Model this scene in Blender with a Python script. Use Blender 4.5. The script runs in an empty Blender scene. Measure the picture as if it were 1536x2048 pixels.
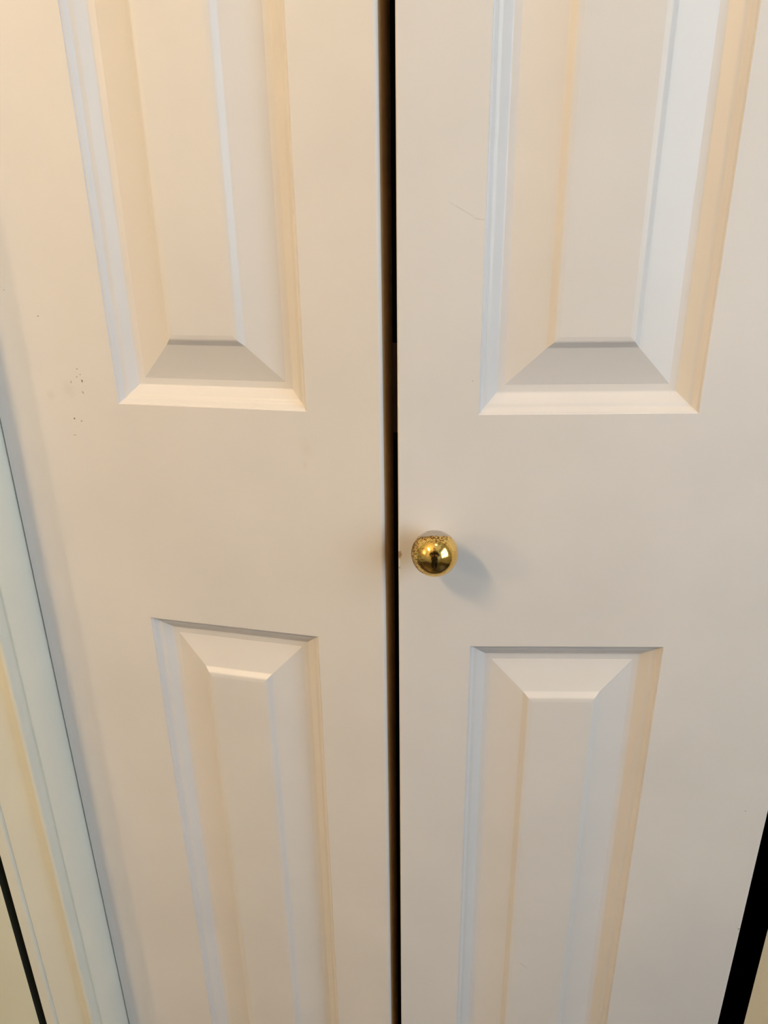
import bpy, bmesh, math, random
from mathutils import Vector, Matrix, Euler

random.seed(4)
S = bpy.context.scene
COL = S.collection

# ------------------------------------------------------------------ camera, world, exposure
Z0 = 1.02                                   # height of the lower edge of the upper door panels
cam_d = bpy.data.cameras.new('camera')
cam = bpy.data.objects.new('camera', cam_d)
COL.objects.link(cam)
cam_d.sensor_fit = 'VERTICAL'
cam_d.sensor_height = 36.0
cam_d.lens = 1405.95 / 2048 * 36.0
cam_d.clip_start = 0.005
YAW, PITCH, ROLL = 0.13330, -0.36827, 0.01383
rm = Matrix.Rotation(YAW, 3, 'Z') @ Matrix.Rotation(PITCH, 3, 'X') @ Matrix.Rotation(ROLL, 3, 'Y')
right, fwd, up = rm.col[0].copy(), rm.col[1].copy(), rm.col[2].copy()
CAM = Vector((0.05028, -0.44824, Z0 + 0.10660))
m4 = Matrix.Identity(4)
for i in range(3):
    m4[i][0] = right[i]; m4[i][1] = up[i]; m4[i][2] = -fwd[i]; m4[i][3] = CAM[i]
cam.matrix_world = m4
S.camera = cam

w = bpy.data.worlds.new('world'); S.world = w
w.use_nodes = True
w.node_tree.nodes['Background'].inputs[0].default_value = (0.75, 0.85, 1.0, 1)
w.node_tree.nodes['Background'].inputs[1].default_value = 0.3
S.view_settings.view_transform = 'Standard'
S.view_settings.look = 'None'
S.view_settings.gamma = 1.0
S.view_settings.use_curve_mapping = False
S.view_settings.exposure = 0.0

WINDOW_STRENGTH = 3.9
WINDOW_COLOUR = (0.77, 1.0, 1.17)
BULB_STRENGTH = 169.0
BULB_COLOUR = (1.0, 0.69, 0.34)
SCONCE_STRENGTH = 115.0
SCONCE_COLOUR = (1.0, 0.71, 0.45)
CEIL_STRENGTH = 5.0
CEIL_COLOUR = (0.95, 1.0, 1.0)

# ------------------------------------------------------------------ materials
def new_mat(name):
    m = bpy.data.materials.new(name); m.use_nodes = True
    nt = m.node_tree
    return m, nt, nt.nodes['Principled BSDF']

def node(nt, kind, **kw):
    n = nt.nodes.new(kind)
    for k, v in kw.items(): setattr(n, k, v)
    return n

def paint(name, col, rough=0.42, bump=0.05, scale=900.0, var=0.03, spec=0.5, marks=()):
    """painted surface: slight colour variation, orange-peel relief, optional scuff marks (x, z, radius, strength, colour)"""
    m, nt, b = new_mat(name)
    tc = node(nt, 'ShaderNodeTexCoord')
    big = node(nt, 'ShaderNodeTexNoise'); big.inputs['Scale'].default_value = 9.0; big.inputs['Detail'].default_value = 3
    nt.links.new(tc.outputs['Object'], big.inputs['Vector'])
    mr = node(nt, 'ShaderNodeMapRange')
    mr.inputs['From Min'].default_value = 0.3; mr.inputs['From Max'].default_value = 0.7
    mr.inputs['To Min'].default_value = 1.0 - var; mr.inputs['To Max'].default_value = 1.0 + var
    nt.links.new(big.outputs['Fac'], mr.inputs['Value'])
    mul = node(nt, 'ShaderNodeMix', data_type='RGBA', blend_type='MULTIPLY')
    mul.inputs[0].default_value = 1.0
    mul.inputs[6].default_value = (*col, 1)
    nt.links.new(mr.outputs[0], mul.inputs[7])
    out = mul.outputs[2]
    if marks:
        warp = node(nt, 'ShaderNodeTexNoise'); warp.inputs['Scale'].default_value = 420.0; warp.inputs['Detail'].default_value = 4
        nt.links.new(tc.outputs['Object'], warp.inputs['Vector'])
        sep = node(nt, 'ShaderNodeSeparateXYZ'); nt.links.new(tc.outputs['Object'], sep.inputs[0])
        comb = node(nt, 'ShaderNodeCombineXYZ')
        nt.links.new(sep.outputs['X'], comb.inputs['X']); nt.links.new(sep.outputs['Z'], comb.inputs['Y'])
        for (mx, mz, sx, sz, ang, strength, mcol, rag) in marks:
            mp = node(nt, 'ShaderNodeMapping', vector_type='TEXTURE')
            mp.inputs['Location'].default_value = (mx, mz, 0)
            mp.inputs['Rotation'].default_value = (0, 0, ang)
            mp.inputs['Scale'].default_value = (sx, sz, 1)
            nt.links.new(comb.outputs[0], mp.inputs['Vector'])
            ln = node(nt, 'ShaderNodeVectorMath', operation='LENGTH'); nt.links.new(mp.outputs[0], ln.inputs[0])
            ad = node(nt, 'ShaderNodeMath', operation='MULTIPLY_ADD')
            nt.links.new(warp.outputs['Fac'], ad.inputs[0]); ad.inputs[1].default_value = rag; nt.links.new(ln.outputs['Value'], ad.inputs[2])
            r2 = node(nt, 'ShaderNodeMapRange')
            r2.inputs['From Min'].default_value = (0.55 if strength > .3 or sz < .001 else -0.3) + rag * 0.5; r2.inputs['From Max'].default_value = 1.0 + rag * 0.5
            r2.inputs['To Min'].default_value = strength; r2.inputs['To Max'].default_value = 0.0
            nt.links.new(ad.outputs[0], r2.inputs['Value'])
            mx_ = node(nt, 'ShaderNodeMix', data_type='RGBA')
            nt.links.new(r2.outputs[0], mx_.inputs[0]); nt.links.new(out, mx_.inputs[6])
            mx_.inputs[7].default_value = (*mcol, 1)
            out = mx_.outputs[2]
    nt.links.new(out, b.inputs['Base Color'])
    b.inputs['Roughness'].default_value = rough
    b.inputs['Specular IOR Level'].default_value = spec
    peel = node(nt, 'ShaderNodeTexNoise'); peel.inputs['Scale'].default_value = scale; peel.inputs['Detail'].default_value = 2
    nt.links.new(tc.outputs['Object'], peel.inputs['Vector'])
    bp = node(nt, 'ShaderNodeBump'); bp.inputs['Strength'].default_value = bump; bp.inputs['Distance'].default_value = 0.0006
    nt.links.new(peel.outputs['Fac'], bp.inputs['Height'])
    nt.links.new(bp.outputs[0], b.inputs['Normal'])
    return m

def emitter(name, col, strength):
    m, nt, b = new_mat(name)
    b.inputs['Base Color'].default_value = (0.9, 0.9, 0.9, 1)
    b.inputs['Emission Color'].default_value = (*col, 1)
    b.inputs['Emission Strength'].default_value = strength
    return m

DOORCOL = (0.82, 0.795, 0.825)
BRN = (0.16, 0.10, 0.05)
# marks in leaf coordinates: x, z, half-length, half-height, angle, strength, colour, raggedness
MARKS_L = [
    (-0.2209, 0.0156, .0007, .0012, .2, .9, BRN, .6), (-0.2233, 0.0241, .0011, .0005, 0, .5, BRN, .8),
    (-0.2246, 0.0185, .0010, .0005, .6, .45, BRN, .9), (-0.2216, 0.0202, .0006, .0005, 0, .5, BRN, .8),
    (-0.2301, 0.0146, .0006, .0010, 0, .5, BRN, .8), (-0.2217, 0.0073, .0007, .0013, .5, .5, BRN, .8),
    (-0.2325, -0.0123, .0010, .0008, .6, .8, BRN, .6), (-0.2269, -0.0139, .0008, .0007, 0, .7, BRN, .6),
    (-0.2345, -0.0248, .0016, .0004, 0, .5, BRN, .6),
    (-0.2330, 0.0090, .0060, .0085, .4, .13, (.40, .33, .20), 1.2), (-0.2489, 0.0046, .0050, .0055, 0, .15, (.42, .34, .2), 1.0),
    (-0.2474, 0.0604, .0009, .0006, .3, .6, BRN, .6), (-0.2711, 0.0778, .0006, .0005, 0, .5, BRN, .6),
    (-0.0542, -0.0258, .0055, .0100, .2, .16, (.62, .52, .25), 1.0), (-0.0556, -0.0377, .0024, .0050, 0, .14, (.6, .48, .25), 1.0),
]
MARKS_R = [
    (0.0006, -0.1000, .0022, .0034, 0, .8, (.36, .20, .09), .9), (0.0006, -0.1100, .0009, .0012, 0, .5, (.36, .2, .1), .9),
    (0.0390, 0.1229, .0115, .00040, -.50, .22, (.35, .33, .30), .7), (0.0490, 0.1178, .0045, .0004, -.15, .25, (.35, .33, .30), .7),
    (0.2794, -0.3274, .0007, .0005, 0, .7, BRN, .6), (0.0481, 0.0222, .0005, .0004, 0, .5, BRN, .6),
    (0.2962, -0.4597, .0014, .0010, .5, .7, BRN, .6),
]
MARKS_P = [(0.1110, -0.5095, .0080, .0005, -.75, .25, (.30, .26, .25), .8)]
M_DOOR_L = paint('cream_white_satin_paint', DOORCOL, rough=0.46, marks=MARKS_L)
M_DOOR_R = paint('white_satin_paint', DOORCOL, rough=0.46, marks=MARKS_R)
M_DOOR = paint('white_satin_paint_moulded', DOORCOL, rough=0.36, marks=MARKS_P)
M_TRIM = paint('white_gloss_trim_paint', (0.84, 0.835, 0.785), rough=0.36, bump=0.04,
               marks=[(-0.3130, -0.2335, .0011, .0024, .2, .9, (.12, .08, .04), .8)])
M_JAMB = paint('white_gloss_jamb_paint', (0.92, 0.90, 0.82), rough=0.36, bump=0.04)
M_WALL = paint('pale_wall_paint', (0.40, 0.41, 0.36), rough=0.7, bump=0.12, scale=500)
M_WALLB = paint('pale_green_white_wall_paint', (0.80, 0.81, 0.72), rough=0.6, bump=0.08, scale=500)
M_CEIL = paint('ceiling_paint', (0.62, 0.60, 0.56), rough=0.8, bump=0.1, scale=400)
M_CLOSETSHADE = paint('painted_closet_shade', (0.012, 0.010, 0.010), rough=0.9, bump=0.0)  # darkness of the unlit closet, put into the wall colour
M_SLOTSHADE = paint('painted_slot_shade', (0.012, 0.014, 0.010), rough=0.9, bump=0.2)  # shade inside the slot beside the casing, painted as colour
M_EDGE = paint('raw_brown_fibreboard', (0.50, 0.36, 0.20), rough=0.75, bump=0.35, scale=1400, var=.12)
M_STEEL = paint('dull_hinge_metal', (0.22, 0.17, 0.16), rough=0.5, bump=0.0)
M_STEEL.node_tree.nodes['Principled BSDF'].inputs['Metallic'].default_value = 0.9

def floor_mat():
    m, nt, b = new_mat('dark_brown_wood_floor')
    tc = node(nt, 'ShaderNodeTexCoord'); mp = node(nt, 'ShaderNodeMapping'); mp.inputs['Scale'].default_value = (1, 14, 1)
    nz = node(nt, 'ShaderNodeTexNoise'); nz.inputs['Scale'].default_value = 6; nz.inputs['Detail'].default_value = 6
    cr = node(nt, 'ShaderNodeValToRGB')
    cr.color_ramp.elements[0].color = (0.022, 0.016, 0.010, 1); cr.color_ramp.elements[1].color = (0.06, 0.04, 0.025, 1)
    nt.links.new(tc.outputs['Object'], mp.inputs[0]); nt.links.new(mp.outputs[0], nz.inputs['Vector'])
    nt.links.new(nz.outputs['Fac'], cr.inputs[0]); nt.links.new(cr.outputs[0], b.inputs['Base Color'])
    b.inputs['Roughness'].default_value = 0.35
    return m
M_FLOOR = floor_mat()

def brass_mat():
    m, nt, b = new_mat('worn_polished_brass')
    tc = node(nt, 'ShaderNodeTexCoord')
    # pitting / tarnish specks
    n1 = node(nt, 'ShaderNodeTexNoise'); n1.inputs['Scale'].default_value = 900; n1.inputs['Detail'].default_value = 3
    n2 = node(nt, 'ShaderNodeTexNoise'); n2.inputs['Scale'].default_value = 110; n2.inputs['Detail'].default_value = 2
    for n in (n1, n2): nt.links.new(tc.outputs['Object'], n.inputs['Vector'])
    sep = node(nt, 'ShaderNodeSeparateXYZ'); nt.links.new(tc.outputs['Object'], sep.inputs[0])
    # more wear on the left flank and crown of the ball
    fl = node(nt, 'ShaderNodeMapRange'); fl.inputs['From Min'].default_value = -0.004; fl.inputs['From Max'].default_value = -0.014
    nt.links.new(sep.outputs['X'], fl.inputs['Value'])
    cw = node(nt, 'ShaderNodeMapRange'); cw.inputs['From Min'].default_value = 0.009; cw.inputs['From Max'].default_value = 0.0145
    nt.links.new(sep.outputs['Z'], cw.inputs['Value'])
    mxm = node(nt, 'ShaderNodeMath', operation='MAXIMUM'); nt.links.new(fl.outputs[0], mxm.inputs[0]); nt.links.new(cw.outputs[0], mxm.inputs[1])
    wear = node(nt, 'ShaderNodeMath', operation='MULTIPLY_ADD'); nt.links.new(mxm.outputs[0], wear.inputs[0]); wear.inputs[1].default_value = 0.20
    ad = node(nt, 'ShaderNodeMath', operation='MULTIPLY_ADD'); nt.links.new(n2.outputs['Fac'], ad.inputs[0]); ad.inputs[1].default_value = 0.25
    nt.links.new(n1.outputs['Fac'], ad.inputs[2]); nt.links.new(ad.outputs[0], wear.inputs[2])
    sp = node(nt, 'ShaderNodeMapRange'); sp.inputs['From Min'].default_value = 0.75; sp.inputs['From Max'].default_value = 0.85
    nt.links.new(wear.outputs[0], sp.inputs['Value'])
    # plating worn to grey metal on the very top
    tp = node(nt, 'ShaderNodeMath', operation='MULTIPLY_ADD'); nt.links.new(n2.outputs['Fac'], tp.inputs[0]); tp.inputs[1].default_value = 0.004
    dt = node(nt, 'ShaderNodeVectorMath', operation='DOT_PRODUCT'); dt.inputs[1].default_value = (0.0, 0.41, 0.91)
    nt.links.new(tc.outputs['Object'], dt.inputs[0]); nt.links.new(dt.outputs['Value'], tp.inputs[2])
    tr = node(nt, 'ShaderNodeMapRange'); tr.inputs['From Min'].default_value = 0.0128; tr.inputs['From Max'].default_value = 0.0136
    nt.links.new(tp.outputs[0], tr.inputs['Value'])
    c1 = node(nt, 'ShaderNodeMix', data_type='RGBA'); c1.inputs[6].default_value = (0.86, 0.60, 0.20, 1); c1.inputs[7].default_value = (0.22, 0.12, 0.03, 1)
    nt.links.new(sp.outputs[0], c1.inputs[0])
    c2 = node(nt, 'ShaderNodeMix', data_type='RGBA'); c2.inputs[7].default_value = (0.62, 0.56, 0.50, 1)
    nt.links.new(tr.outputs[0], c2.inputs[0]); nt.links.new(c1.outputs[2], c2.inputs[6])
    nt.links.new(c2.outputs[2], b.inputs['Base Color'])
    b.inputs['Metallic'].default_value = 1.0
    rr = node(nt, 'ShaderNodeMapRange'); rr.inputs['To Min'].default_value = 0.11; rr.inputs['To Max'].default_value = 0.5
    nt.links.new(sp.outputs[0], rr.inputs['Value']); nt.links.new(rr.outputs[0], b.inputs['Roughness'])
    bp = node(nt, 'ShaderNodeBump'); bp.inputs['Strength'].default_value = 0.12; bp.inputs['Distance'].default_value = 0.0003
    nt.links.new(n1.outputs['Fac'], bp.inputs['Height']); nt.links.new(bp.outputs[0], b.inputs['Normal'])
    return m
M_BRASS = brass_mat()

# ------------------------------------------------------------------ helpers
def link(name, me, mat, parent=None, label=None, cat=None, kind=None, group=None):
    o = bpy.data.objects.new(name, me); COL.objects.link(o)
    for mt in (mat if isinstance(mat, (list, tuple)) else [mat]): me.materials.append(mt)
    if parent: o.parent = parent
    tag(o, label, cat, kind, group)
    return o

def tag(o, label=None, cat=None, kind=None, group=None):
    if label: o['label'] = label
    if cat: o['category'] = cat
    if kind: o['kind'] = kind
    if group: o['group'] = group

def empty(name, loc, rz=0.0, **kw):
    o = bpy.data.objects.new(name, None); COL.objects.link(o)
    o.location = loc; o.rotation_euler = (0, 0, rz); o.empty_display_size = 0.05
    tag(o, **kw)
    return o

def mesh_from(name, verts, faces, smooth_angle=None, mats=None):
    me = bpy.data.meshes.new(name); me.from_pydata(verts, [], faces)
    bm = bmesh.new(); bm.from_mesh(me)
    bmesh.ops.remove_doubles(bm, verts=bm.verts, dist=1e-6)
    bm.normal_update(); bm.to_mesh(me); bm.free()
    if smooth_angle is not None:
        for p in me.polygons: p.use_smooth = True
        me.set_sharp_from_angle(angle=math.radians(smooth_angle))
    me.update()
    return me

def box_mesh(name, boxes, bevel=0.0):
    bm = bmesh.new()
    for (x0, x1, y0, y1, z0, z1) in boxes:
        r = bmesh.ops.create_cube(bm, size=1.0)
        for v in r['verts']:
            v.co = Vector((x0 + (v.co.x + .5) * (x1 - x0), y0 + (v.co.y + .5) * (y1 - y0), z0 + (v.co.z + .5) * (z1 - z0)))
    if bevel:
        bmesh.ops.bevel(bm, geom=list(bm.edges), offset=bevel, segments=2, profile=.6, affect='EDGES')
    me = bpy.data.meshes.new(name); bm.to_mesh(me); bm.free()
    return me

def fillet(ctrl, n=5):
    """polyline of (a, b, radius) rounded at its inner corners"""
    out = [tuple(ctrl[0][:2])]
    for i in range(1, len(ctrl) - 1):
        p0, p1, p2 = Vector(ctrl[i - 1][:2]), Vector(ctrl[i][:2]), Vector(ctrl[i + 1][:2]); r = ctrl[i][2]
        if r <= 0: out.append(tuple(p1)); continue
        d0, d2 = (p0 - p1), (p2 - p1)
        r0 = min(r, d0.length * .48); r2 = min(r, d2.length * .48)
        a, c = p1 + d0.normalized() * r0, p1 + d2.normalized() * r2
        for k in range(n + 1):
            t = k / n
            q = a * (1 - t) ** 2 + p1 * 2 * t * (1 - t) + c * t * t
            out.append(tuple(q))
    out.append(tuple(ctrl[-1][:2]))
    return out

def weighted(o):
    md = o.modifiers.new('weighted_normals', 'WEIGHTED_NORMAL'); md.weight = 100; md.keep_sharp = True
    return o

def lathe(name, prof, seg=64, axis='Y'):
    """revolve (radius, along) about the -Y axis"""
    verts, faces = [], []
    n = len(prof)
    for k in range(seg):
        a = 2 * math.pi * k / seg
        for (r, h) in prof:
            if axis == 'Y': verts.append((r * math.cos(a), h, r * math.sin(a)))
            else: verts.append((r * math.cos(a), r * math.sin(a), h))
    for k in range(seg):
        k2 = (k + 1) % seg
        for i in range(n - 1):
            faces.append((k * n + i, k * n + i + 1, k2 * n + i + 1, k2 * n + i))
    me = mesh_from(name, verts, faces, 40)
    bm = bmesh.new(); bm.from_mesh(me)
    bmesh.ops.dissolve_degenerate(bm, dist=1e-7, edges=bm.edges)
    bmesh.ops.recalc_face_normals(bm, faces=bm.faces); bm.to_mesh(me); bm.free()
    return me

# ------------------------------------------------------------------ the room
ZF, ZC = 0.0, 2.70
XL, XR, YF = -1.70, 1.50, -2.30            # left wall, right wall, wall behind the photographer
YW = -0.0125                               # face of the wall beside the closet
TOP = Z0 + 0.99                            # top of the opening
JX_L, JX_R = -0.3074, 0.3350               # inner faces of the two jambs
link('floor', box_mesh('floor', [(XL - .1, XR + .1, YF - .1, 0.80, -0.1, 0.0)]), M_FLOOR,
     label='dark brown wood floor of the room', kind='structure')
link('ceiling', box_mesh('ceiling', [(XL - .1, XR + .1, YF - .1, 0.80, ZC, ZC + .1)]), M_CEIL,
     label='white painted ceiling of the room', kind='structure')
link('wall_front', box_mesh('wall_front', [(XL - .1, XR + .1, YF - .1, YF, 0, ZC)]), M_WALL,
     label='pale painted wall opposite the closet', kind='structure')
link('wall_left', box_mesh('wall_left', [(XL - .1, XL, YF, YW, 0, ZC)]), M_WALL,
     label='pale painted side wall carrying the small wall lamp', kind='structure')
# right wall with the window opening
WY0, WY1, WZ0, WZ1 = -2.05, -0.50, 0.92, 2.20
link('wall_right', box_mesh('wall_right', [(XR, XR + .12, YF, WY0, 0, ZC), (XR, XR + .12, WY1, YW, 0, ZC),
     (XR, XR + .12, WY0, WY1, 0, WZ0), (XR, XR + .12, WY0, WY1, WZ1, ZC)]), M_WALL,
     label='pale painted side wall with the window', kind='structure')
# closet wall: a board left of the casing (its return painted dark as the slot's shade), the part over the opening, the part right of it
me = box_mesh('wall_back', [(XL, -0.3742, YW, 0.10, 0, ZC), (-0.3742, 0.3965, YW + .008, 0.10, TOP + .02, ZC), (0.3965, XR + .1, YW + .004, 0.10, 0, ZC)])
wb = link('wall_back', me, [M_WALLB, M_SLOTSHADE], label='pale wall around the closet opening', kind='structure')
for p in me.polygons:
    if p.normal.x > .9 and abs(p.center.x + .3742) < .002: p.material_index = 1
# closet interior, walls coloured near black to stand for the unlit space
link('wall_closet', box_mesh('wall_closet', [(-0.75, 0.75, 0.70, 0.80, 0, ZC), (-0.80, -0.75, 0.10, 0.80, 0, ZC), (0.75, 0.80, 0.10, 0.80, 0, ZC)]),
     M_CLOSETSHADE, label='walls inside the closet, painted near black as its shade', kind='structure')
# ------------------------------------------------------------------ jambs and casings
def jamb(name, x0, x1, y0, y1, label):
    r = .0012
    link(name, box_mesh(name, [(x0, x1, y0, y1, 0.0, TOP + .02)], bevel=r), M_JAMB, label=label, kind='structure')
jamb('trim_1', JX_L - .018, JX_L, -0.0062, 0.092, 'white closet jamb beside the left-turned door leaf')
sp = [(JX_R - .0090, .0440), (JX_R + .035, .010), (JX_R + .043, .004), (JX_R + .043, -.0062), (JX_R + .061, -.0062), (JX_R + .061, .050)]
ns = len(sp)
me = mesh_from('trim_2', [(x, y, 0) for x, y in sp] + [(x, y, TOP + .02) for x, y in sp],
               [(i, (i + 1) % ns, ns + (i + 1) % ns, ns + i) for i in range(ns)] + [tuple(range(ns))[::-1], tuple(range(ns, 2 * ns))])
bm = bmesh.new(); bm.from_mesh(me); bmesh.ops.recalc_face_normals(bm, faces=bm.faces); bm.to_mesh(me); bm.free()
link('trim_2', me, M_JAMB, label='white splayed closet jamb past the dark gap beside the knob door leaf', kind='structure')
link('trim_3', box_mesh('trim_3', [(JX_L, JX_R + .043, -0.0062, 0.092, TOP, TOP + .02)]), M_JAMB,
     label='white head jamb over the closet doors', kind='structure')

def casing_profile(sx, x_in):
    # (distance outward from the inner edge, depth y) ; front is -y
    c = [(0.0, 0.0040, 0), (0.0, -0.0095, .0014), (0.0016, -0.0146, .0018), (0.0046, -0.0150, .0012), (0.0150, -0.0092, .003),
         (0.0215, -0.0086, .005), (0.0420, -0.0114, .002), (0.0430, -0.0115, .0), (0.0434, -0.0104, .0), (0.0440, -0.0128, .0006), (0.0456, -0.0140, .0010),
         (0.0545, -0.0146, .0012), (0.0551, -0.0120, .0008), (0.0551, 0.0040, 0)]
    return [(x_in + sx * a, b) for a, b in fillet(c, 4)]

def casing(name, sx, x_in, label):
    pr = casing_profile(sx, x_in)
    z0, z1 = 0.0, TOP + .07
    n = len(pr); v = [(x, y, z0) for x, y in pr] + [(x, y, z1) for x, y in pr]
    f = [(i, i + 1, n + i + 1, n + i) for i in range(n - 1)] + [(n - 1, 0, n, 2 * n - 1)]
    me = mesh_from(name, v, f, 28)
    bm = bmesh.new(); bm.from_mesh(me); bmesh.ops.recalc_face_normals(bm, faces=bm.faces); bm.to_mesh(me); bm.free()
    o = weighted(link(name, me, M_TRIM, label=label, kind='structure'))
    return o
cl = casing('trim_4', -1, JX_L - .0022, 'white moulded door casing between the closet jamb and the dark wall slot')
cr_ = casing('trim_5', 1, JX_R + .0435, 'white moulded door casing on the right of the closet')
link('trim_6', box_mesh('trim_6', [(JX_L, JX_R + .043, -0.0140, 0.004, TOP + .004, TOP + .066)], bevel=.002), M_TRIM,
     label='white casing board over the closet doors', kind='structure')

# ------------------------------------------------------------------ door leaves
H = 0.10092                                # half the fold angle
W, T = 0.298, 0.033
A, PW = 0.05258, 0.14164                   # narrow stile, panel width
PANELS = [(-0.774, -0.17414), (0.0, 0.56), (0.66, 0.86)]
ZB, ZT = -1.005, 0.975
OGEE = fillet([(0, 0, 0), (0.0004, 0.0010, .0003), (0.0014, 0.0013, .0003), (0.0036, 0.0045, .0007), (0.0062, 0.0054, .0008), (0.0124, 0.0106, .0010), (0.0136, 0.01067, .0006), (0.01743, 0.01067, 0)], 4)
RAISE = fillet([(0.01743, 0.01067, 0), (0.0182, 0.0104, .0005), (0.04195, 0.0036, .0006), (0.04580, 0.0004, .0010), (0.0490, 0.0, 0)], 4)

def ring(name, sx, z0, z1, prof, fill=False):
    """mitred frame of the profile around a rectangle; each side keeps its own vertices for a crisp mitre"""
    x0, x1 = A, A + PW
    V, F = [], []
    def corners(t): return [(x0 + t, z0 + t), (x1 - t, z0 + t), (x1 - t, z1 - t), (x0 + t, z1 - t)]
    for side in range(4):
        base = len(V)
        for (t, d) in prof:
            c = corners(t); a, b = c[side], c[(side + 1) % 4]
            V.append((sx * a[0], d, a[1])); V.append((sx * b[0], d, b[1]))
        for i in range(len(prof) - 1):
            q = (base + 2 * i, base + 2 * i + 1, base + 2 * i + 3, base + 2 * i + 2)
            F.append(q if sx > 0 else q[::-1])
    if fill:
        t, d = prof[-1]; base = len(V)
        for a in corners(t): V.append((sx * a[0], d, a[1]))
        q = (base, base + 1, base + 2, base + 3); F.append(q if sx > 0 else q[::-1])
    me = bpy.data.meshes.new(name); me.from_pydata(V, [], F)
    for p in me.polygons: p.use_smooth = True
    me.update()
    return me

def slab_mesh(name, sx, rf):
    """door slab: front skin with panel openings, rounded long edges, sides and flat back"""
    V, F = [], []
    def quad(pts):
        b = len(V); V.extend(pts); q = (b, b + 1, b + 2, b + 3); F.append(q if sx > 0 else q[::-1])
    ro = 0.002
    zs = [ZB] + [z for p in PANELS for z in p] + [ZT]
    xs = [rf, A, A + PW, W - ro]
    for i in range(3):
        for j in range(len(zs) - 1):
            if i == 1 and j % 2 == 1: continue
            quad([(sx * xs[i], 0, zs[j]), (sx * xs[i + 1], 0, zs[j]), (sx * xs[i + 1], 0, zs[j + 1]), (sx * xs[i], 0, zs[j + 1])])
    n = 6
    fold = [(rf - rf * math.sin(k / n * math.pi / 2), rf - rf * math.cos(k / n * math.pi / 2)) for k in range(n + 1)]
    outer = [(W - ro + ro * math.sin(k / n * math.pi / 2), ro - ro * math.cos(k / n * math.pi / 2)) for k in range(n + 1)]
    for pts, flip in ((fold, True), (outer, False)):
        for k in range(n):
            for j in range(len(zs) - 1):
                a, b = pts[k], pts[k + 1]
                q = [(sx * a[0], a[1], zs[j]), (sx * b[0], b[1], zs[j]), (sx * b[0], b[1], zs[j + 1]), (sx * a[0], a[1], zs[j + 1])]
                quad(q[::-1] if flip else q)
    quad([(sx * W, ro, ZB), (sx * W, T, ZB), (sx * W, T, ZT), (sx * W, ro, ZT)])
    quad([(sx * 0, T, ZB), (sx * 0, T, ZT), (sx * W, T, ZT), (sx * W, T, ZB)])
    for z in (ZB, ZT):
        q = [(0, T, z), (sx * W, T, z), (sx * W, ro, z), (0, rf, z)]
        quad(q if z == ZT else q[::-1])
    return mesh_from(name, V, F, 30)

def leaf(name, sx, loc, rz, rf, skin_mat, label):
    root = empty(name, loc, rz, label=label, kind='structure')
    weighted(link('slab', slab_mesh('slab', sx, rf), skin_mat, root))
    # raw edge along the fold
    link('fold_edge', box_mesh('fold_edge', [(min(0, sx * .0009), max(0, sx * .0009), rf * 1.0, T, ZB, ZT)]), M_EDGE, root,
         label='raw brown fold edge of the leaf')
    for (z0, z1) in PANELS:
        pm = weighted(link('panel_moulding', ring('panel_moulding', sx, z0, z1, OGEE), M_DOOR, root))
        weighted(link('raised_panel', ring('raised_panel', sx, z0, z1, RAISE, True), M_DOOR, pm))
    return root
d1 = leaf('door_1', -1, (-0.01023, 0.00130, Z0), -H, .0027, M_DOOR_L, 'white panelled closet door leaf without a knob, beside the jamb')
d2 = leaf('door_2', 1, (0, 0, Z0), H, .0012, M_DOOR_R, 'white panelled closet door leaf carrying the round brass knob')

# brass ball knob on the right leaf
KR = 0.0156
kprof = []
n = 40
a0 = math.asin(0.0062 / KR)
for k in range(n + 1):
    a = math.pi * k / n * (1 - a0 / math.pi)
    kprof.append((KR * math.sin(a), -KR * math.cos(a)))
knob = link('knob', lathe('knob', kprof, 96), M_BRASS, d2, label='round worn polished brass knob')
knob.location = (0.02438, -0.0250, -0.08748)
neck = [(0.0060, 0.0140), (0.0056, 0.0165), (0.0056, 0.0190), (0.0058, 0.0215), (0.0062, 0.0235), (0.0064, 0.0243), (0.0064, 0.0252), (0.0, 0.0252)]
link('neck', lathe('neck', neck, 48), M_BRASS, knob)

# hinge across the fold, seen as dark pieces in the gap
hz0, hz1 = -0.020, 0.042
hinge = link('hinge', box_mesh('hinge', [(-0.004, 0.020, T, T + .0012, hz0, hz1)], bevel=.0003), M_STEEL, d2, label='dark metal butt hinge across the fold')
for k in range(3):
    za = hz0 + (hz1 - hz0) * k / 3 + .0008; zb = hz0 + (hz1 - hz0) * (k + 1) / 3 - .0008
    kn = lathe('knuckle', [(0.0001, za), (0.0030, za), (0.0032, za + .0004), (0.0032, zb - .0004), (0.0030, zb), (0.0001, zb)], 20, 'Z')
    o = link('knuckle', kn, M_STEEL, hinge); o.location = (-0.0030, T + .0035, 0)

# ------------------------------------------------------------------ window on the right wall (the cool daylight)
win = empty('window_1', (XR + .05, (WY0 + WY1) / 2, WZ0), 0, label='bright frosted window in the side wall', kind='structure')
wy, wz = (WY1 - WY0), (WZ1 - WZ0)
M_PANE = emitter('daylit_frosted_glass', WINDOW_COLOUR, WINDOW_STRENGTH)
fr = .05
link('window_frame', box_mesh('window_frame', [(-.03, .03, -wy / 2, -wy / 2 + fr, 0, wz), (-.03, .03, wy / 2 - fr, wy / 2, 0, wz),
     (-.03, .03, -wy / 2 + fr, wy / 2 - fr, 0, fr), (-.03, .03, -wy / 2 + fr, wy / 2 - fr, wz - fr, wz)]), M_JAMB, win)
link('mullion', box_mesh('mullion', [(-.02, .02, -wy / 2 + fr, wy / 2 - fr, wz / 2 - .02, wz / 2 + .02)], bevel=.003), M_JAMB, win)
link('pane', box_mesh('pane', [(-.004, .004, -wy / 2 + fr, wy / 2 - fr, fr, wz / 2 - .02)]), M_PANE, win)
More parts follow.
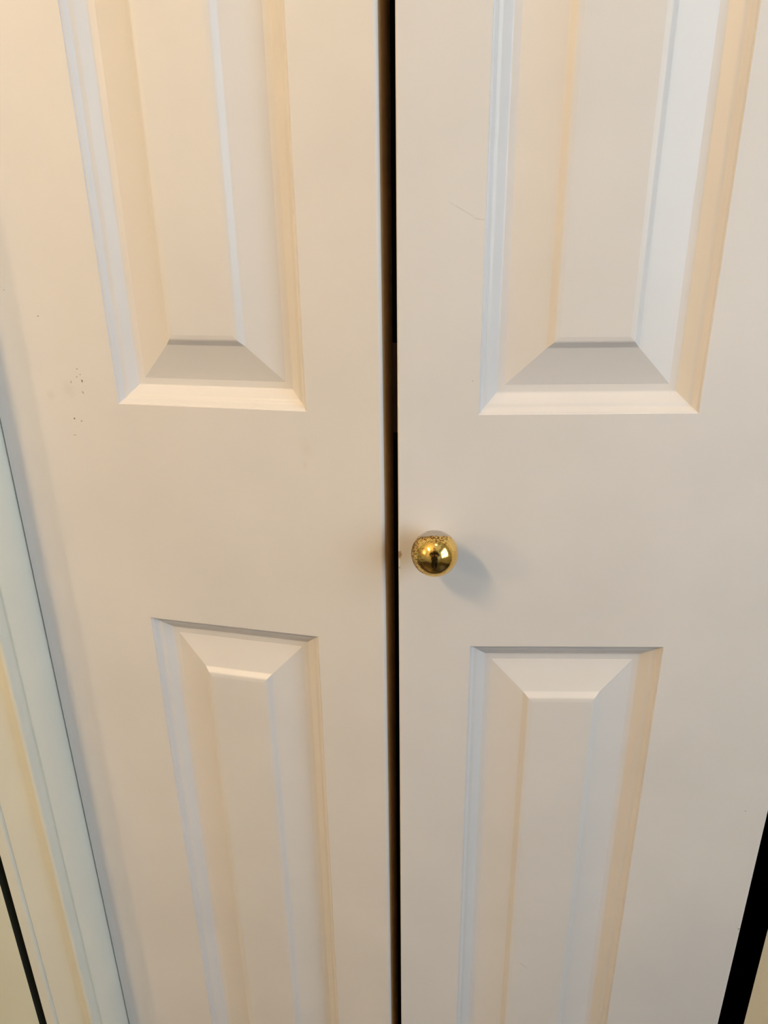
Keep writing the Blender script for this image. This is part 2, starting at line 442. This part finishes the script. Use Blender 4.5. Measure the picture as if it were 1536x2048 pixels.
link('pane', box_mesh('pane', [(-.004, .004, -wy / 2 + fr, wy / 2 - fr, wz / 2 + .02, wz - fr)]), M_PANE, win)
link('window_sill', box_mesh('window_sill', [(-.09, .03, -wy / 2 - .03, wy / 2 + .03, -.025, 0)], bevel=.004), M_JAMB, win)

# ------------------------------------------------------------------ vanity light on the left wall (the warm light)
M_BULB = emitter('warm_globe_bulb', BULB_COLOUR, BULB_STRENGTH)
M_BRASSPLAIN = paint('brushed_brass_plate', (0.75, 0.55, 0.25), rough=0.3, bump=0); M_BRASSPLAIN.node_tree.nodes['Principled BSDF'].inputs['Metallic'].default_value = 1
van = empty('pendant_light', (-0.88, -1.32, 2.32), 0, label='brass pendant light bar with three warm globe bulbs', cat='lamp')
link('bar', box_mesh('bar', [(-.02, .02, -.28, .28, -.015, .015)], bevel=.005), M_BRASSPLAIN, van)
for k in (-1, 1):
    rd = link('rod', lathe('rod', [(0.0001, 0.0), (0.006, 0.0), (0.006, ZC - 2.335 - .012), (0.0001, ZC - 2.335 - .012)], 16, 'Z'), M_BRASSPLAIN, van)
    rd.location = (0, k * .2, .0145)
link('canopy', box_mesh('canopy', [(-.04, .04, -.26, .26, ZC - 2.32 - .014, ZC - 2.32)], bevel=.004), M_BRASSPLAIN, van)
def globe(r):
    me = bpy.data.meshes.new('bulb'); bm = bmesh.new(); bmesh.ops.create_uvsphere(bm, u_segments=24, v_segments=14, radius=r)
    for f in bm.faces: f.smooth = True
    bm.to_mesh(me); bm.free(); return me
for k in (-1, 0, 1):
    s = link('socket', lathe('socket', [(0.0001, 0.0), (0.02, 0.0), (0.024, 0.03), (0.018, 0.034), (0.0001, 0.034)], 20, 'Z'), M_BRASSPLAIN, van)
    s.rotation_euler = (math.pi, 0, 0); s.location = (0, k * .18, -.0145)
    bl = link('bulb', globe(.05), M_BULB, van); bl.location = (0, k * .18, -.0145 - .034 - .046)

# small wall lamp nearer the closet, on the same wall
M_BULB2 = emitter('warm_sconce_bulb', SCONCE_COLOUR, SCONCE_STRENGTH)
sc = empty('wall_sconce', (XL, -1.32, 1.62), 0, label='small brass wall lamp with one bare warm globe bulb', cat='lamp')
link('back_plate', box_mesh('back_plate', [(0.0, 0.02, -.05, .05, -.07, .07)], bevel=.006), M_BRASSPLAIN, sc)
so = link('socket', lathe('socket', [(0.0001, 0.0), (0.02, 0.0), (0.024, 0.03), (0.018, 0.034), (0.0001, 0.034)], 20, 'Z'), M_BRASSPLAIN, sc)
so.rotation_euler = (0, math.pi / 2, 0); so.location = (0.02, 0, 0.02)
bl = link('bulb', globe(.06), M_BULB2, sc); bl.location = (0.02 + .034 + .056, 0, 0.02)

# ceiling light
cl_root = empty('ceiling_light', (0.24, -0.75, ZC), 0, label='round ceiling light with a glowing white dome', cat='lamp')
link('base_ring', lathe('base_ring', [(0.0001, 0), (0.13, 0), (0.13, -.02), (0.12, -.025), (0.0001, -.025)], 48, 'Z'), M_BRASSPLAIN, cl_root)
M_DOME = emitter('ceiling_dome_glass', CEIL_COLOUR, CEIL_STRENGTH)
link('dome', lathe('dome', [(0.115 * math.cos(a * math.pi / 20), -.0252 - .06 * math.sin(a * math.pi / 20)) for a in range(11)], 48, 'Z'), M_DOME, cl_root)

# ------------------------------------------------------------------ the photographer, who shows in the knob's reflection
def plain(name, col, rough=0.8):
    return paint(name, col, rough=rough, bump=0.1, scale=300)
M_SKIN = plain('skin', (0.50, 0.30, 0.22), 0.5)
M_SHIRT = plain('dark_maroon_knit', (0.016, 0.006, 0.006))
M_TROUSER = plain('charcoal_cotton', (0.008, 0.008, 0.008))
M_HAIR = plain('dark_brown_hair', (0.025, 0.014, 0.008), 0.5)
M_SHOE = plain('black_leather', (0.015, 0.013, 0.012), 0.4)
M_PHONE = plain('black_phone_glass', (0.01, 0.01, 0.012), 0.15)

def skin_mesh(name, pts, edges, root, mat, parent, sub=2):
    """pts: list of (x, y, z, rx, ry); grows one continuous surface over the joints"""
    me = bpy.data.meshes.new(name); me.from_pydata([p[:3] for p in pts], edges, [])
    o = bpy.data.objects.new(name, me); COL.objects.link(o)
    sk = o.modifiers.new('skin', 'SKIN'); sk.use_smooth_shade = True; sk.branch_smoothing = 0.6
    for i, p in enumerate(pts):
        d = me.skin_vertices[0].data[i]; d.radius = (p[3], p[4]); d.use_root = (i == root)
    sb = o.modifiers.new('subdivision', 'SUBSURF'); sb.levels = sub; sb.render_levels = sub
    me.materials.append(mat); o.parent = parent
    return o

PX, PY = 0.05, -0.65
person = empty('person', (PX, PY, 0), 0, label='person in dark clothes standing before the closet holding up a phone', cat='person')
def rel(v): return Vector((v.x - PX, v.y - PY, v.z))
pc = rel(CAM) - fwd * 0.012 - up * 0.045          # centre of the phone, just behind the lens
pts, eds = [], []
def P(x, y, z, r, r2=None): pts.append((x, y, z, r, r2 or r)); return len(pts) - 1
def E(*ids):
    for a, b in zip(ids, ids[1:]): eds.append((a, b))
pel = P(0, 0, .84, .115, .085); sp1 = P(0, 0, .98, .11, .08); sp2 = P(0, 0, 1.12, .115, .085); ch = P(0, 0, 1.26, .12, .085)
nk = P(0, .005, 1.36, .05); nk2 = P(0, .02, 1.42, .046); hd = P(0, .04, 1.475, .062, .075); hd2 = P(0, .035, 1.535, .073, .088); hd3 = P(0, .025, 1.585, .055, .068)
E(pel, sp1, sp2, ch, nk, nk2, hd, hd2, hd3)
arms = {}
for s in (-1, 1):
    hp = P(s * .085, 0, .80, .085); kn = P(s * .09, .015, .45, .056); an = P(s * .09, -.015, .09, .038); he = P(s * .09, .02, .05, .036, .03); to = P(s * .1, .13, .025, .036, .02)
    E(pel, hp, kn, an, he, to)
    sh = P(s * .155, 0, 1.30, .052); el = P(s * .235, .09, 1.075, .040)
    g = pc + right * (s * .060) - up * .035 - fwd * .012     # palm beside the lower half of the phone
    wr = P(g.x + s * .022, g.y - .075, g.z - .035, .026, .022); pm = P(g.x + s * .012, g.y - .028, g.z - .012, .030, .016)
    E(ch, sh, el, wr, pm)
    lens = (.030, .036, .034, .026)
    for k in range(4):                                       # four fingers curl round the back of the phone edge
        b = g + up * (.022 - .017 * k) + right * (s * .004)
        q1 = P(b.x, b.y, b.z, .0085); c1 = b + fwd * (.016) - right * (s * .012); c2 = b + fwd * .019 - right * (s * lens[k])
        q2 = P(c1.x, c1.y, c1.z, .008); q3 = P(c2.x, c2.y, c2.z, .007)
        E(pm, q1, q2, q3)
    tb = g - fwd * .012 + up * .012 - right * (s * .004); t2 = g - fwd * .014 + up * .030 - right * (s * .020)
    E(pm, P(tb.x, tb.y, tb.z, .010), P(t2.x, t2.y, t2.z, .008))
body = skin_mesh('body', pts, eds, pel, M_SKIN, person)
# clothes follow the same joints a little larger
cp, ce = [], []
def C_(x, y, z, r, r2=None): cp.append((x, y, z, r, r2 or r)); return len(cp) - 1
a = C_(0, 0, .74, .195, .135); b = C_(0, 0, .92, .190, .13); c = C_(0, 0, 1.12, .195, .125); d = C_(0, 0, 1.26, .185, .105); e = C_(0, .005, 1.345, .07)
for q, r in ((a, b), (b, c), (c, d), (d, e)): ce.append((q, r))
for s in (-1, 1):
    sh = C_(s * .155, 0, 1.30, .063); el = C_(s * .235, .09, 1.075, .052)
    g = pc + right * (s * .060) - up * .035 - fwd * .012
    wr = C_(g.x + s * .03, g.y - .09, g.z - .04, .034)
    ce += [(d, sh), (sh, el), (el, wr)]
skin_mesh('shirt', cp, ce, 0, M_SHIRT, person)
tp, te = [], []
tp.append((0, 0, .90, .155, .115)); tp.append((0, 0, .78, .155, .115))
te.append((0, 1))
for s in (-1, 1):
    i = len(tp); tp += [(s * .088, 0, .74, .095, .095), (s * .092, .015, .45, .070, .070), (s * .092, -.01, .09, .060, .060)]
    te += [(1, i), (i, i + 1), (i + 1, i + 2)]
skin_mesh('trousers', tp, te, 0, M_TROUSER, person)
for s in (-1, 1):
    skin_mesh('shoe', [(s * .092, -.045, .045, .042, .042), (s * .094, .04, .042, .044, .040), (s * .1, .15, .030, .042, .028)], [(0, 1), (1, 2)], 0, M_SHOE, person)
hair = skin_mesh('hair', [(0, -.03, 1.40, .06, .05), (0, -.012, 1.48, .082, .07), (0, .0, 1.56, .085, .085), (0, .012, 1.605, .062, .07)], [(0, 1), (1, 2), (2, 3)], 1, M_HAIR, person)
# facial features
for s in (-1, 1):
    ey = link('eye', globe(.011), plain('eye_white', (.75, .72, .7), .2), body); ey.location = (s * .031, .112, 1.525)
    skin_mesh('ear', [(s * .082, .03, 1.495, .008, .014), (s * .086, .025, 1.53, .009, .016)], [(0, 1)], 0, M_SKIN, body)
skin_mesh('nose', [(0, .116, 1.525, .008, .008), (0, .132, 1.497, .012, .012)], [(0, 1)], 0, M_SKIN, body)
skin_mesh('mouth', [(-.022, .108, 1.462, .004, .005), (0, .114, 1.463, .006, .007), (.022, .108, 1.462, .004, .005)], [(0, 1), (1, 2)], 1, plain('lips', (.40, .16, .14), .5), body)

phone = empty('phone', CAM - fwd * 0.012 - up * 0.045, label='black phone held up in both hands', cat='phone')
phone.rotation_euler = m4.to_euler()
link('case', box_mesh('case', [(-.037, .037, -.075, .075, -.004, .004)], bevel=.003), M_PHONE, phone)
link('screen', box_mesh('screen', [(-.034, .034, -.068, .068, .0041, .0046)]), emitter('phone_screen', (.9, .85, .78), .6), phone)

# everyday category of each piece of the setting
for o in COL.objects:
    if o.parent is None and o.get('kind') == 'structure':
        stem = o.name.split('_')[0]
        o['category'] = {'trim': 'door trim'}.get(stem, stem)
